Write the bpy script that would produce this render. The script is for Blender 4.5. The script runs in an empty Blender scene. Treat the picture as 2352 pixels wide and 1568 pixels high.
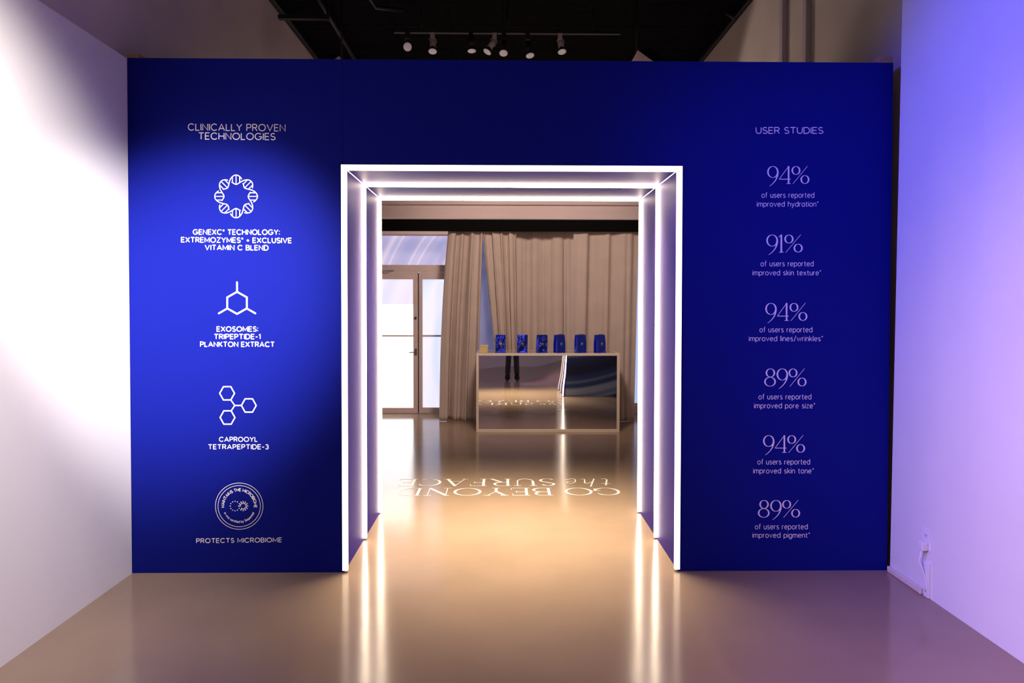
import bpy, bmesh, math, random
from math import sin, cos, pi, radians as rad
from mathutils import Vector, Matrix

SC = bpy.context.scene
COL = SC.collection
# ------------------------------------------------------------------ camera
F, EYE, PPY = 1400.0, 1.58, 728.06            # focal length in px of the 2352 px frame, eye height, row of the optical axis
RT = Vector((0.99992586, -0.01208264, 0.00150919))
UP = Vector((-0.00129001, 0.01812777, 0.99983485))
FW = Vector((0.012108, 0.99976267, -0.01811084))
cam = bpy.data.cameras.new('camera')
cam.sensor_width = 36.0
cam.lens = F * 36.0 / 2352.0
cam.shift_y = -(784.0 - PPY) / 2352.0
cam.clip_start, cam.clip_end = 0.02, 100
co = bpy.data.objects.new('camera', cam)
COL.objects.link(co)
M = Matrix((RT, UP, -FW)).transposed().to_4x4()
M.translation = (0, 0, EYE)
co.matrix_world = M
SC.camera = co

# ------------------------------------------------------------------ view, world, lamps and added fills of the two rooms
SC.view_settings.view_transform = 'Standard'
SC.view_settings.look = 'None'
SC.view_settings.exposure = 0.0
SC.view_settings.gamma = 1.0
SC.view_settings.use_curve_mapping = False
SC.cycles.max_bounces = 8
SC.cycles.diffuse_bounces = 4
SC.cycles.glossy_bounces = 5
SC.cycles.sample_clamp_indirect = 6.0
wd = bpy.data.worlds.new('daylight')
SC.world = wd
wd.use_nodes = True
wd.node_tree.nodes['Background'].inputs[0].default_value = (0.75, 0.82, 1.0, 1)
wd.node_tree.nodes['Background'].inputs[1].default_value = 1.0


def lamp(name, kind, loc, aim, energy, color, size=0.3, angle=60, blend=1.0):
    l = bpy.data.lights.new(name, kind)
    l.energy = energy
    l.color = color
    if kind == 'AREA':
        l.shape = 'DISK'
        l.size = size
    else:
        l.shadow_soft_size = size
    if kind == 'SPOT':
        l.spot_size = rad(angle)
        l.spot_blend = blend
    o = bpy.data.objects.new(name, l)
    COL.objects.link(o)
    o.location = loc
    o.rotation_euler = (Vector(aim) - Vector(loc)).to_track_quat('-Z', 'Y').to_euler()
    return o


lamp('white_wall_spot', 'SPOT', (-0.7, 1.5, 3.6), (-2.2, 2.3, 1.8), 640, (1.0, 0.92, 0.86), 0.12, 66, 1.0)
lamp('white_pool_spot', 'SPOT', (-0.5, 0.5, 3.2), (-1.78, 3.6, 1.58), 2500, (1.0, 0.93, 0.90), 0.08, 33, 1.0)
lamp('blue_wash_lamp', 'SPOT', (-1.7, 1.8, 4.0), (2.3, 2.1, 1.8), 1000, (0.06, 0.06, 1.0), 0.2, 62, 0.7)
lamp('pink_wash_lamp', 'SPOT', (-1.2, 0.6, 2.6), (2.3, 1.2, 0.7), 590, (1.0, 0.60, 0.88), 0.25, 76, 1.0)
lamp('front_room_fill', 'AREA', (-0.9, -0.6, 4.4), (-0.9, 0.6, 0), 16, (1.0, 0.70, 0.54), 1.4)  # added ambient fill high behind the camera, no fixture stands for it
lamp('rear_wall_lamp', 'SPOT', (0.6, 7.2, 3.0), (2.43, 5.6, 3.75), 55, (1.0, 0.78, 0.70), 0.1, 40, 0.3)
lamp('rear_room_fill', 'SPOT', (0.2, 5.2, 3.6), (0.3, 8.5, 1.6), 330, (1.0, 0.77, 0.68), 0.25, 84, 0.7)  # unseen warm fill, put in to brighten the curtains and far room

for yy_ in (4.115, 4.598):                     # the light thrown down by the two inner overhead strips
    o_ = lamp('tunnel_strip_light', 'AREA', (0.044, yy_, 2.362), (0.044, yy_, 0), 30, (1.0, 0.84, 0.58), 1.9)
    o_.data.shape = 'RECTANGLE'
    o_.data.size_y = 0.02
    o_.data.spread = rad(75)
    o_.rotation_euler = (0, 0, 0)

# ------------------------------------------------------------------ measuring helper: a pixel of the photo on a plane of the place


def at(u, v, ax, val):
    d = RT * ((u - 1176) / F) + UP * ((PPY - v) / F) + FW
    o = Vector((0, 0, EYE))
    return o + d * ((val - o[ax]) / d[ax])


# ------------------------------------------------------------------ materials
def nt(m):
    return m.node_tree.nodes, m.node_tree.links


def mat(name, base, rough=0.5, metal=0.0, spec=0.5, coat=0.0, noise=0.0, nscale=8.0, bump=0.0, bscale=60.0):
    m = bpy.data.materials.new(name)
    m.use_nodes = True
    n, l = nt(m)
    p = n['Principled BSDF']
    p.inputs['Base Color'].default_value = (*base, 1)
    p.inputs['Roughness'].default_value = rough
    p.inputs['Metallic'].default_value = metal
    p.inputs['Specular IOR Level'].default_value = spec
    if coat:
        p.inputs['Coat Weight'].default_value = coat
        p.inputs['Coat Roughness'].default_value = 0.08
    tc = n.new('ShaderNodeTexCoord')
    if noise:
        t = n.new('ShaderNodeTexNoise')
        t.inputs['Scale'].default_value = nscale
        t.inputs['Detail'].default_value = 6
        l.new(tc.outputs['Object'], t.inputs['Vector'])
        r = n.new('ShaderNodeValToRGB')
        r.color_ramp.elements[0].position = 0.3
        r.color_ramp.elements[1].position = 0.7
        r.color_ramp.elements[0].color = (*[c * (1 - noise) for c in base], 1)
        r.color_ramp.elements[1].color = (*[min(1, c * (1 + noise)) for c in base], 1)
        l.new(t.outputs['Fac'], r.inputs['Fac'])
        l.new(r.outputs['Color'], p.inputs['Base Color'])
    if bump:
        t = n.new('ShaderNodeTexNoise')
        t.inputs['Scale'].default_value = bscale
        l.new(tc.outputs['Object'], t.inputs['Vector'])
        b = n.new('ShaderNodeBump')
        b.inputs['Strength'].default_value = bump
        b.inputs['Distance'].default_value = 0.01
        l.new(t.outputs['Fac'], b.inputs['Height'])
        l.new(b.outputs['Normal'], p.inputs['Normal'])
    return m


def emit(name, color, strength):
    m = bpy.data.materials.new(name)
    m.use_nodes = True
    p = m.node_tree.nodes['Principled BSDF']
    p.inputs['Base Color'].default_value = (0.8, 0.8, 0.8, 1)
    p.inputs['Emission Color'].default_value = (*color, 1)
    p.inputs['Emission Strength'].default_value = strength
    return m


def swirl(name, centre, scale, stops, strength=None, rough=0.3):
    """concentric printed swirl around a point; glowing when daylight comes through it"""
    m = bpy.data.materials.new(name)
    m.use_nodes = True
    n, l = nt(m)
    p = n['Principled BSDF']
    p.inputs['Roughness'].default_value = rough
    tc = n.new('ShaderNodeTexCoord')
    dist = n.new('ShaderNodeVectorMath')
    dist.operation = 'DISTANCE'
    dist.inputs[1].default_value = centre
    l.new(tc.outputs['Object'], dist.inputs[0])
    t = n.new('ShaderNodeTexNoise')
    t.noise_dimensions = '1D'
    t.inputs['Scale'].default_value = scale
    t.inputs['Detail'].default_value = 1.5
    l.new(dist.outputs['Value'], t.inputs['W'])
    r = n.new('ShaderNodeValToRGB')
    els = r.color_ramp.elements
    els[0].position, els[0].color = stops[0][0], (*stops[0][1], 1)
    els[1].position, els[1].color = stops[-1][0], (*stops[-1][1], 1)
    for pos, c in stops[1:-1]:
        e = els.new(pos)
        e.color = (*c, 1)
    l.new(t.outputs['Fac'], r.inputs['Fac'])
    if strength:
        p.inputs['Base Color'].default_value = (0.3, 0.3, 0.35, 1)
        l.new(r.outputs['Color'], p.inputs['Emission Color'])
        p.inputs['Emission Strength'].default_value = strength
    else:
        l.new(r.outputs['Color'], p.inputs['Base Color'])
    return m


M_FLOOR = mat('polished_concrete', (0.285, 0.198, 0.138), 0.15, 0, 0.55, 0.0, 0.06, 2.2, 0.035, 9)
M_BLUE = mat('matte_blue_paint', (0.0045, 0.0085, 0.175), 0.62, 0, 0.05, 0, 0.0, 3, 0.02, 120)
M_WHITE = mat('white_wall_paint', (0.74, 0.72, 0.70), 0.75, 0, 0.2, 0, 0.025, 1.5, 0.05, 60)
M_SHELL = mat('old_plaster', (0.62, 0.55, 0.49), 0.85, 0, 0.2, 0, 0.08, 1.7, 0.15, 18)
M_BACKWALL = mat('blush_wall_paint', (0.78, 0.64, 0.60), 0.8, 0, 0.2, 0, 0.04, 1.7, 0.1, 18)
M_LINING = mat('lavender_lining', (0.055, 0.032, 0.27), 0.5, 0.0, 0.03)
M_LED = emit('led_diffuser', (1.0, 0.80, 0.56), 34.0)
M_LEDBACK = emit('led_diffuser_back', (1.0, 0.80, 0.60), 22.0)
M_LEDSIDE = emit('led_diffuser_side', (1.0, 0.80, 0.58), 7.0)
M_LEDTOP = emit('led_diffuser_top', (1.0, 0.78, 0.52), 24.0)
M_LEDTOPFRONT = emit('dimmer_led_diffuser_top', (1.0, 0.78, 0.52), 3.0)
M_LEDFRONT = emit('dimmer_led_diffuser', (1.0, 0.82, 0.60), 2.4)
M_PROFILE = mat('white_profile', (0.7, 0.66, 0.66), 0.5)
M_ALU = mat('satin_aluminium', (0.75, 0.72, 0.74), 0.35, 1.0)
M_VINYL = mat('white_vinyl', (0.86, 0.82, 0.82), 0.5, 0, 0.3)
M_CREAM = mat('cream_laminate', (0.72, 0.60, 0.46), 0.4)
M_MIRROR = mat('mirror_acrylic', (0.86, 0.85, 0.84), 0.015, 1.0)
M_TOP = mat('glossy_tan_top', (0.42, 0.33, 0.26), 0.12)
M_CURTAIN = mat('beige_linen', (0.52, 0.42, 0.36), 0.9, 0, 0.1, 0, 0.05, 5, 0.1, 300)
M_BLACK = mat('black_metal', (0.006, 0.006, 0.006), 0.45)
M_VALANCE = mat('matte_black_valance', (0.004, 0.004, 0.004), 0.95, 0, 0.05)
M_BLACKFABRIC = mat('black_fabric', (0.010, 0.010, 0.012), 0.9)
M_LAMPWHITE = mat('ivory_lamp_enamel', (0.42, 0.36, 0.30), 0.5)
M_LENS = emit('lamp_glass', (1.0, 0.78, 0.72), 0.12)
M_PALE = mat('pale_grey_panel', (0.55, 0.42, 0.40), 0.6)
M_FRAME = mat('mauve_door_metal', (0.66, 0.52, 0.48), 0.4, 0.15, 0.4, 0, 0.06, 4)
M_CARD = mat('kraft_card', (0.62, 0.47, 0.24), 0.8)
M_CORD = mat('black_cord', (0.005, 0.005, 0.008), 0.6)
M_GOLD = mat('gold_foil', (0.9, 0.45, 0.22), 0.3, 0.8)
M_TEAL = mat('teal_foil', (0.12, 0.55, 0.42), 0.3, 0.5)
M_BAG = mat('blue_foil', (0.05, 0.09, 0.95), 0.16, 0.93, 0.8)
M_WOOD = mat('raw_timber', (0.55, 0.34, 0.18), 0.8, 0, 0.2, 0, 0.2, 12)
M_PLASTIC = mat('white_plastic', (0.78, 0.76, 0.76), 0.35)
M_DARKSLOT = mat('dark_slot', (0.02, 0.02, 0.02), 0.6)
M_BASEB = mat('cream_baseboard', (0.70, 0.60, 0.52), 0.5)
M_STEEL = mat('door_hardware_steel', (0.25, 0.22, 0.24), 0.35, 1.0)
M_PIPE = mat('painted_pipe', (0.50, 0.44, 0.50), 0.6)
M_SKIN = mat('skin', (0.55, 0.33, 0.24), 0.5)
M_HAIR = mat('dark_hair', (0.02, 0.012, 0.008), 0.6)
M_SHIRT = mat('charcoal_shirt', (0.03, 0.03, 0.035), 0.9)
PALE_BLUE = [(0.30, (0.30, 0.36, 0.72)), (0.45, (0.50, 0.50, 0.80)), (0.56, (0.70, 0.62, 0.86)), (0.70, (0.56, 0.58, 0.86))]
M_TRANSOM = swirl('transom_film', (1.1, 8.9, 1.0), 5.0, [(0.30, (0.34, 0.34, 0.60)), (0.5, (0.42, 0.38, 0.62)), (0.62, (0.66, 0.56, 0.74)), (0.75, (0.44, 0.42, 0.66))], 1.0)
M_FILMLEFT = swirl('left_pane_film', (0.5, 8.9, 0.9), 3.0, [(0.30, (0.62, 0.68, 0.95)), (0.55, (0.80, 0.72, 0.90)), (0.72, (0.80, 0.86, 1.0))], 1.0)
M_FILMRIGHT = swirl('right_pane_film', (0.55, 8.9, 0.85), 2.6, [(0.30, (0.45, 0.56, 0.92)), (0.5, (0.66, 0.70, 0.95)), (0.62, (0.78, 0.74, 0.92)), (0.75, (0.62, 0.70, 0.96))], 1.1)
M_DAYLIGHT = emit('bright_frosted_pane', (0.93, 0.95, 1.0), 3.6)
M_DIMFILM = swirl('dim_shop_film', (1.5, 8.9, 0.5), 3.0, [(0.3, (0.05, 0.06, 0.17)), (0.6, (0.09, 0.10, 0.22)), (0.75, (0.06, 0.08, 0.2))], 1.0)
M_PALEFILM = swirl('pale_shop_film', (0.3, 8.9, 0.5), 1.5, [(0.3, (0.40, 0.50, 0.90)), (0.55, (0.46, 0.54, 0.88)), (0.75, (0.6, 0.62, 0.9))], 0.9)
M_GRAPHIC = swirl('printed_swirl_graphic', (1.15, 4.65, 2.6), 2.6, [(0.36, (0.006, 0.012, 0.055)), (0.5, (0.02, 0.05, 0.20)), (0.58, (0.34, 0.42, 0.56)), (0.68, (0.02, 0.04, 0.16))], None, 0.35)

mt = bpy.data.materials.new('black_pressed_tin')
mt.use_nodes = True
n_, l_ = nt(mt)
p_ = n_['Principled BSDF']
p_.inputs['Base Color'].default_value = (0.0025, 0.0018, 0.0022, 1)
p_.inputs['Roughness'].default_value = 0.8
p_.inputs['Specular IOR Level'].default_value = 0.06
tc_ = n_.new('ShaderNodeTexCoord')
br_ = n_.new('ShaderNodeTexBrick')
br_.offset = 0.0
br_.inputs['Scale'].default_value = 1.0
br_.inputs['Mortar Size'].default_value = 0.03
br_.inputs['Mortar Smooth'].default_value = 0.6
br_.inputs['Brick Width'].default_value = 0.61
br_.inputs['Row Height'].default_value = 0.61
vo_ = n_.new('ShaderNodeTexVoronoi')
vo_.inputs['Scale'].default_value = 9
ad_ = n_.new('ShaderNodeMath')
ad_.operation = 'MULTIPLY_ADD'
ad_.inputs[1].default_value = 0.35
bp_ = n_.new('ShaderNodeBump')
bp_.inputs['Strength'].default_value = 0.8
bp_.inputs['Distance'].default_value = 0.03
l_.new(tc_.outputs['Object'], br_.inputs['Vector'])
l_.new(tc_.outputs['Object'], vo_.inputs['Vector'])
l_.new(vo_.outputs['Distance'], ad_.inputs[0])
l_.new(br_.outputs['Fac'], ad_.inputs[2])
l_.new(ad_.outputs[0], bp_.inputs['Height'])
l_.new(bp_.outputs['Normal'], p_.inputs['Normal'])
M_TIN = mt


# ------------------------------------------------------------------ mesh helpers
def obj(name, bm, m, parent=None, smooth=False):
    me = bpy.data.meshes.new(name)
    bmesh.ops.recalc_face_normals(bm, faces=bm.faces)
    bm.to_mesh(me)
    bm.free()
    for mm in (m if isinstance(m, (list, tuple)) else [m]):
        me.materials.append(mm)
    if smooth:
        for p in me.polygons:
            p.use_smooth = True
    o = bpy.data.objects.new(name, me)
    COL.objects.link(o)
    if parent:
        o.parent = parent
    return o


def bx(bm, x0, x1, y0, y1, z0, z1, bevel=0.0):
    g = bmesh.ops.create_cube(bm, size=1.0)
    vs = g['verts']
    for v in vs:
        v.co = Vector(((x0 + x1) / 2 + v.co.x * (x1 - x0), (y0 + y1) / 2 + v.co.y * (y1 - y0), (z0 + z1) / 2 + v.co.z * (z1 - z0)))
    if bevel:
        es = list({e for v in vs for e in v.link_edges})
        bmesh.ops.bevel(bm, geom=es, offset=bevel, segments=2, affect='EDGES', profile=0.5)
    return vs


def box(name, x0, x1, y0, y1, z0, z1, m, parent=None, bevel=0.0):
    bm = bmesh.new()
    bx(bm, x0, x1, y0, y1, z0, z1, bevel)
    return obj(name, bm, m, parent)


def tube(bm, pts, r, seg=10, caps=True):
    pts = [Vector(p) for p in pts]
    rs = r if isinstance(r, (list, tuple)) else [r] * len(pts)
    rings = []
    prev = None
    for i, p in enumerate(pts):
        t = (pts[min(i + 1, len(pts) - 1)] - pts[max(i - 1, 0)]).normalized()
        a = prev if prev is not None else (Vector((0, 0, 1)) if abs(t.z) < 0.9 else Vector((1, 0, 0)))
        a = (a - t * a.dot(t)).normalized()
        prev = a
        b = t.cross(a)
        rings.append([bm.verts.new(p + (a * cos(2 * pi * k / seg) + b * sin(2 * pi * k / seg)) * rs[i]) for k in range(seg)])
    for i in range(len(rings) - 1):
        for k in range(seg):
            bm.faces.new((rings[i][k], rings[i][(k + 1) % seg], rings[i + 1][(k + 1) % seg], rings[i + 1][k]))
    if caps:
        bm.faces.new(rings[0][::-1])
        bm.faces.new(rings[-1])


def tubeobj(name, pts, r, m, parent=None, seg=10):
    bm = bmesh.new()
    tube(bm, pts, r, seg)
    return obj(name, bm, m, parent, True)


def empty(name, loc=(0, 0, 0), rz=0.0):
    o = bpy.data.objects.new(name, None)
    o.empty_display_size = 0.1
    COL.objects.link(o)
    o.location = loc
    o.rotation_euler = (0, 0, rz)
    return o


def tag(o, label, cat, group=None):
    o['label'] = label
    o['category'] = cat
    if group:
        o['group'] = group
    return o


def struct(o, label=None):
    o['kind'] = 'structure'
    if label:
        o['label'] = label
    return o


# ------------------------------------------------------------------ lettering: strokes become flat vinyl ribbons
def arc(cx, cy, rx, ry, a0, a1, n=14):
    return [(cx + rx * cos(rad(a0 + (a1 - a0) * i / n)), cy + ry * sin(rad(a0 + (a1 - a0) * i / n))) for i in range(n + 1)]


def ell(cx, cy, rx, ry, n=28):
    return ('closed', [(cx + rx * cos(2 * pi * i / n), cy + ry * sin(2 * pi * i / n)) for i in range(n)])


def bez(a, b, c, n=12):
    return [((1 - t) ** 2 * a[0] + 2 * t * (1 - t) * b[0] + t * t * c[0], (1 - t) ** 2 * a[1] + 2 * t * (1 - t) * b[1] + t * t * c[1]) for t in [i / n for i in range(n + 1)]]


SANS = {
    'A': (.92, [[(0, 0), (.46, 1), (.92, 0)], [(.15, .32), (.77, .32)]]),
    'B': (.68, [[(0, 0), (0, 1), (.38, 1)], arc(.38, .76, .24, .24, 90, -90) + [(0, .52)], [(.40, .52)] + arc(.42, .26, .26, .26, 90, -90) + [(-.06, 0)]]),
    'C': (.92, [arc(.5, .5, .5, .5, 42, 318, 24)]),
    'D': (.82, [('closed', [(0, 0), (0, 1), (.35, 1)] + arc(.35, .5, .47, .5, 90, -90, 18))]),
    'E': (.62, [[(.62, 1), (0, 1), (0, 0), (.62, 0)], [(0, .51), (.56, .51)]]),
    'G': (.98, [arc(.5, .5, .5, .5, 42, 352, 26) + [(.98, .46), (.58, .46)]]),
    'H': (.80, [[(0, 0), (0, 1)], [(.8, 0), (.8, 1)], [(0, .51), (.8, .51)]]),
    'I': (0.0, [[(0, 0), (0, 1)]]),
    'K': (.72, [[(0, 0), (0, 1)], [(.68, 1), (.03, .40)], [(.22, .57), (.72, 0)]]),
    'L': (.56, [[(0, 1), (0, 0), (.56, 0)]]),
    'M': (.96, [[(0, 0), (0, 1), (.48, .22), (.96, 1), (.96, 0)]]),
    'N': (.80, [[(0, 0), (0, 1), (.8, 0), (.8, 1)]]),
    'O': (1.04, [ell(.52, .5, .52, .5)]),
    'P': (.66, [[(0, 0), (0, 1), (.38, 1)], arc(.38, .73, .28, .27, 90, -90) + [(0, .46)]]),
    'R': (.70, [[(0, 0), (0, 1), (.38, 1)], arc(.38, .74, .28, .26, 90, -90) + [(0, .48)], [(.36, .48), (.70, 0)]]),
    'S': (.66, [arc(.33, .75, .29, .25, 30, 270, 16) + arc(.33, .25, .33, .25, 90, -150, 16)[1:]]),
    'T': (.76, [[(0, 1), (.76, 1)], [(.38, 1), (.38, 0)]]),
    'U': (.76, [[(0, 1), (0, .37)] + arc(.38, .37, .38, .37, 180, 360, 16) + [(.76, 1)]]),
    'V': (.90, [[(0, 1), (.45, 0), (.90, 1)]]),
    'X': (.80, [[(0, 1), (.8, 0)], [(0, 0), (.8, 1)]]),
    'Y': (.82, [[(0, 1), (.41, .48), (.82, 1)], [(.41, .48), (.41, 0)]]),
    'Z': (.72, [[(0, 1), (.72, 1), (0, 0), (.72, 0)]]),
    '+': (.52, [[(0, .44), (.52, .44)], [(.26, .18), (.26, .70)]]),
    '-': (.40, [[(0, .44), (.40, .44)]]),
    ':': (.02, [[(0, .08), (0, .20)], [(0, .64), (0, .76)]]),
    '\u00ae': (.26, [ell(.13, .84, .11, .11, 16), [(.10, .80), (.10, .88), (.16, .86)]]),
    '1': (.26, [[(0, .80), (.24, 1), (.24, 0)]]),
    '3': (.62, [arc(.30, .74, .27, .26, 150, -80, 14) + arc(.30, .25, .32, .26, 80, -150, 14)]),
    'a': (.58, [ell(.29, .34, .29, .34), [(.58, .68), (.58, 0)]]),
    'b': (.58, [[(0, 1), (0, 0)], ell(.29, .34, .29, .34)]),
    'c': (.54, [arc(.3, .34, .3, .34, 45, 315)]),
    'd': (.58, [ell(.29, .34, .29, .34), [(.58, 1), (.58, 0)]]),
    'e': (.58, [[(.02, .36), (.58, .36)], arc(.29, .34, .29, .34, 4, 318, 20)]),
    'f': (.32, [arc(.32, .80, .18, .19, 80, 180, 6) + [(.14, 0)], [(0, .66), (.32, .66)]]),
    'g': (.58, [ell(.29, .34, .29, .34), [(.58, .68), (.58, -.02)] + arc(.29, -.02, .29, .26, 0, -150, 10)]),
    'h': (.50, [[(0, 0), (0, 1)], arc(.25, .42, .25, .26, 180, 0, 10) + [(.50, 0)]]),
    'i': (.0, [[(0, 0), (0, .68)], [(0, .86), (0, .95)]]),
    'k': (.48, [[(0, 0), (0, 1)], [(.46, .68), (.02, .27)], [(.16, .40), (.48, 0)]]),
    'l': (.0, [[(0, 0), (0, 1)]]),
    'm': (.86, [[(0, 0), (0, .68)], arc(.215, .45, .215, .23, 180, 0, 10) + [(.43, 0)], arc(.645, .45, .215, .23, 180, 0, 10) + [(.86, 0)]]),
    'n': (.50, [[(0, 0), (0, .68)], arc(.25, .42, .25, .26, 180, 0, 10) + [(.50, 0)]]),
    'o': (.60, [ell(.30, .34, .30, .34)]),
    'p': (.58, [[(0, .68), (0, -.28)], ell(.29, .34, .29, .34)]),
    'q': (.58, [[(.58, .68), (.58, -.28)], ell(.29, .34, .29, .34)]),
    'r': (.28, [[(0, 0), (0, .68)], arc(.25, .42, .25, .26, 180, 85, 7)]),
    's': (.44, [arc(.22, .51, .19, .17, 30, 270, 12) + arc(.22, .17, .22, .17, 90, -150, 12)[1:]]),
    't': (.33, [[(.13, .88), (.13, .18)] + arc(.29, .18, .16, .18, 180, 285, 8), [(0, .66), (.32, .66)]]),
    'u': (.50, [[(0, .68), (0, .26)] + arc(.25, .26, .25, .26, 180, 360, 10) + [(.50, .68)], [(.50, .68), (.50, 0)]]),
    'v': (.54, [[(0, .68), (.27, 0), (.54, .68)]]),
    'w': (.82, [[(0, .68), (.2, 0), (.41, .62), (.62, 0), (.82, .68)]]),
    'x': (.52, [[(0, .68), (.52, 0)], [(0, 0), (.52, .68)]]),
    'y': (.54, [[(0, .68), (.27, 0)], [(.54, .68), (.22, -.17), (.12, -.27), (.0, -.27)]]),
    'z': (.46, [[(0, .68), (.46, .68), (0, 0), (.46, 0)]]),
    '/': (.42, [[(0, -.1), (.42, 1.05)]]),
    '*': (.26, [[(.13, .72), (.13, .98)], [(.02, .785), (.24, .915)], [(.02, .915), (.24, .785)]]),
    ' ': (.52, []),
}
# serif strokes: (points, closed, width) where width None means a broad-nib stroke, a number or pair an explicit (tapering) weight
TK, TN = 0.088, 0.026


def s_(pts, w=None, closed=False):
    return ('w', pts, closed, w)


def so(cx, cy, rx, ry):
    return s_(ell(cx, cy, rx, ry, 32)[1], None, True)


SERIF = {
    '9': (.62, [so(.31, .67, .28, .315), s_(bez((.595, .66), (.60, .20), (.12, -.13)), (.088, .022))]),
    '4': (.65, [s_([(.54, 1), (0, .27)], .03), s_([(0, .265), (.65, .265)], .04), s_([(.53, 1), (.53, .02)], .088), s_([(.41, .015), (.65, .015)], .03)]),
    '1': (.26, [s_([(.14, 1), (.14, .02)], .09), s_([(0, .87), (.14, .985)], .035), s_([(.02, .015), (.26, .015)], .03)]),
    '8': (.64, [so(.33, .755, .225, .23), so(.31, .26, .29, .25)]),
    '%': (1.0, [so(.245, .755, .21, .225), so(.755, .245, .21, .225), s_([(.07, 0), (.90, 1)], .026)]),
    'G': (.86, [s_(arc(.46, .5, .43, .47, 50, 325, 26)), s_([(.84, .40), (.84, .12)], .10), s_([(.66, .40), (.95, .40)], .03), s_([(.735, .86), (.80, .70)], .03)]),
    'O': (1.0, [s_(ell(.5, .5, .45, .475, 36)[1], None, True)]),
    'B': (.70, [s_([(.12, 0), (.12, 1)], .11), s_([(0, .985), (.36, .985)] + arc(.36, .755, .23, .23, 90, -90) + [(.12, .525)]), s_([(.12, .525), (.38, .525)] + arc(.38, .27, .28, .255, 90, -90) + [(0, .015)])]),
    'E': (.66, [s_([(.12, 0), (.12, 1)], .11), s_([(0, .985), (.60, .985), (.62, .80)], .03), s_([(.12, .52), (.48, .52)], .03), s_([(.48, .62), (.48, .42)], .028), s_([(0, .015), (.64, .015), (.67, .22)], .03)]),
    'Y': (.86, [s_([(.12, 1), (.44, .46)], .11), s_([(.76, 1), (.44, .46)], .035), s_([(.44, .48), (.44, 0)], .11), s_([(0, .985), (.28, .985)], .03), s_([(.62, .985), (.88, .985)], .03), s_([(.30, .015), (.58, .015)], .03)]),
    'N': (.92, [s_([(.14, 0), (.14, 1)], .035), s_([(.12, 1), (.78, 0)], .12), s_([(.78, 0), (.78, 1)], .035), s_([(0, .985), (.18, .985)], .03), s_([(0, .015), (.28, .015)], .03), s_([(.64, .985), (.92, .985)], .03)]),
    'D': (.90, [s_([(.12, 0), (.12, 1)], .11), s_([(0, .985), (.38, .985)] + arc(.38, .5, .45, .485, 90, -90, 20) + [(0, .015)])]),
    'S': (.60, [s_(arc(.30, .75, .22, .23, 25, 200, 14) + arc(.30, .24, .25, .235, 60, -150, 16))]),
    'U': (.86, [s_([(.14, 1), (.14, .36)], .11), s_([(.14, .36)] + arc(.43, .36, .29, .34, 180, 360, 16) + [(.72, 1)], .05), s_([(0, .985), (.28, .985)], .03), s_([(.58, .985), (.86, .985)], .03)]),
    'R': (.80, [s_([(.12, 0), (.12, 1)], .11), s_([(0, .985), (.36, .985)] + arc(.36, .74, .25, .245, 90, -90) + [(.12, .495)]), s_([(.34, .50), (.74, .0)], .11), s_([(0, .015), (.26, .015)], .03), s_([(.68, .015), (.84, .015)], .03)]),
    'F': (.62, [s_([(.12, 0), (.12, 1)], .11), s_([(0, .985), (.58, .985), (.60, .80)], .03), s_([(.12, .52), (.46, .52)], .03), s_([(.46, .62), (.46, .42)], .028), s_([(0, .015), (.28, .015)], .03)]),
    'A': (.90, [s_([(.12, 0), (.45, 1)], .035), s_([(.43, 1), (.78, 0)], .12), s_([(.22, .34), (.64, .34)], .03), s_([(0, .015), (.24, .015)], .03), s_([(.62, .015), (.92, .015)], .03)]),
    'C': (.80, [s_(arc(.46, .5, .43, .475, 50, 310, 26)), s_([(.735, .88), (.78, .70)], .03)]),
    't': (.40, [s_([(.30, .95), (.16, .22)] + arc(.26, .15, .11, .14, 170, 320, 8), (.075, .03)), s_([(.08, .68), (.42, .68)], .028)]),
    'h': (.58, [s_([(.34, 1.12), (.08, 0)], (.06, .06)), s_(bez((.14, .30), (.36, .80), (.50, .62)), (.022, .055)), s_(bez((.50, .62), (.42, .10), (.46, .02)) + [(.60, .14)], (.065, .02))]),
    'e': (.48, [s_(bez((.10, .34), (.50, .38), (.42, .58)) + bez((.42, .58), (.28, .80), (.12, .46)) + bez((.12, .46), (.02, 0.0), (.22, .01)) + [(.46, .16)], (.026, .05))]),
    ' ': (.34, []),
}


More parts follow.
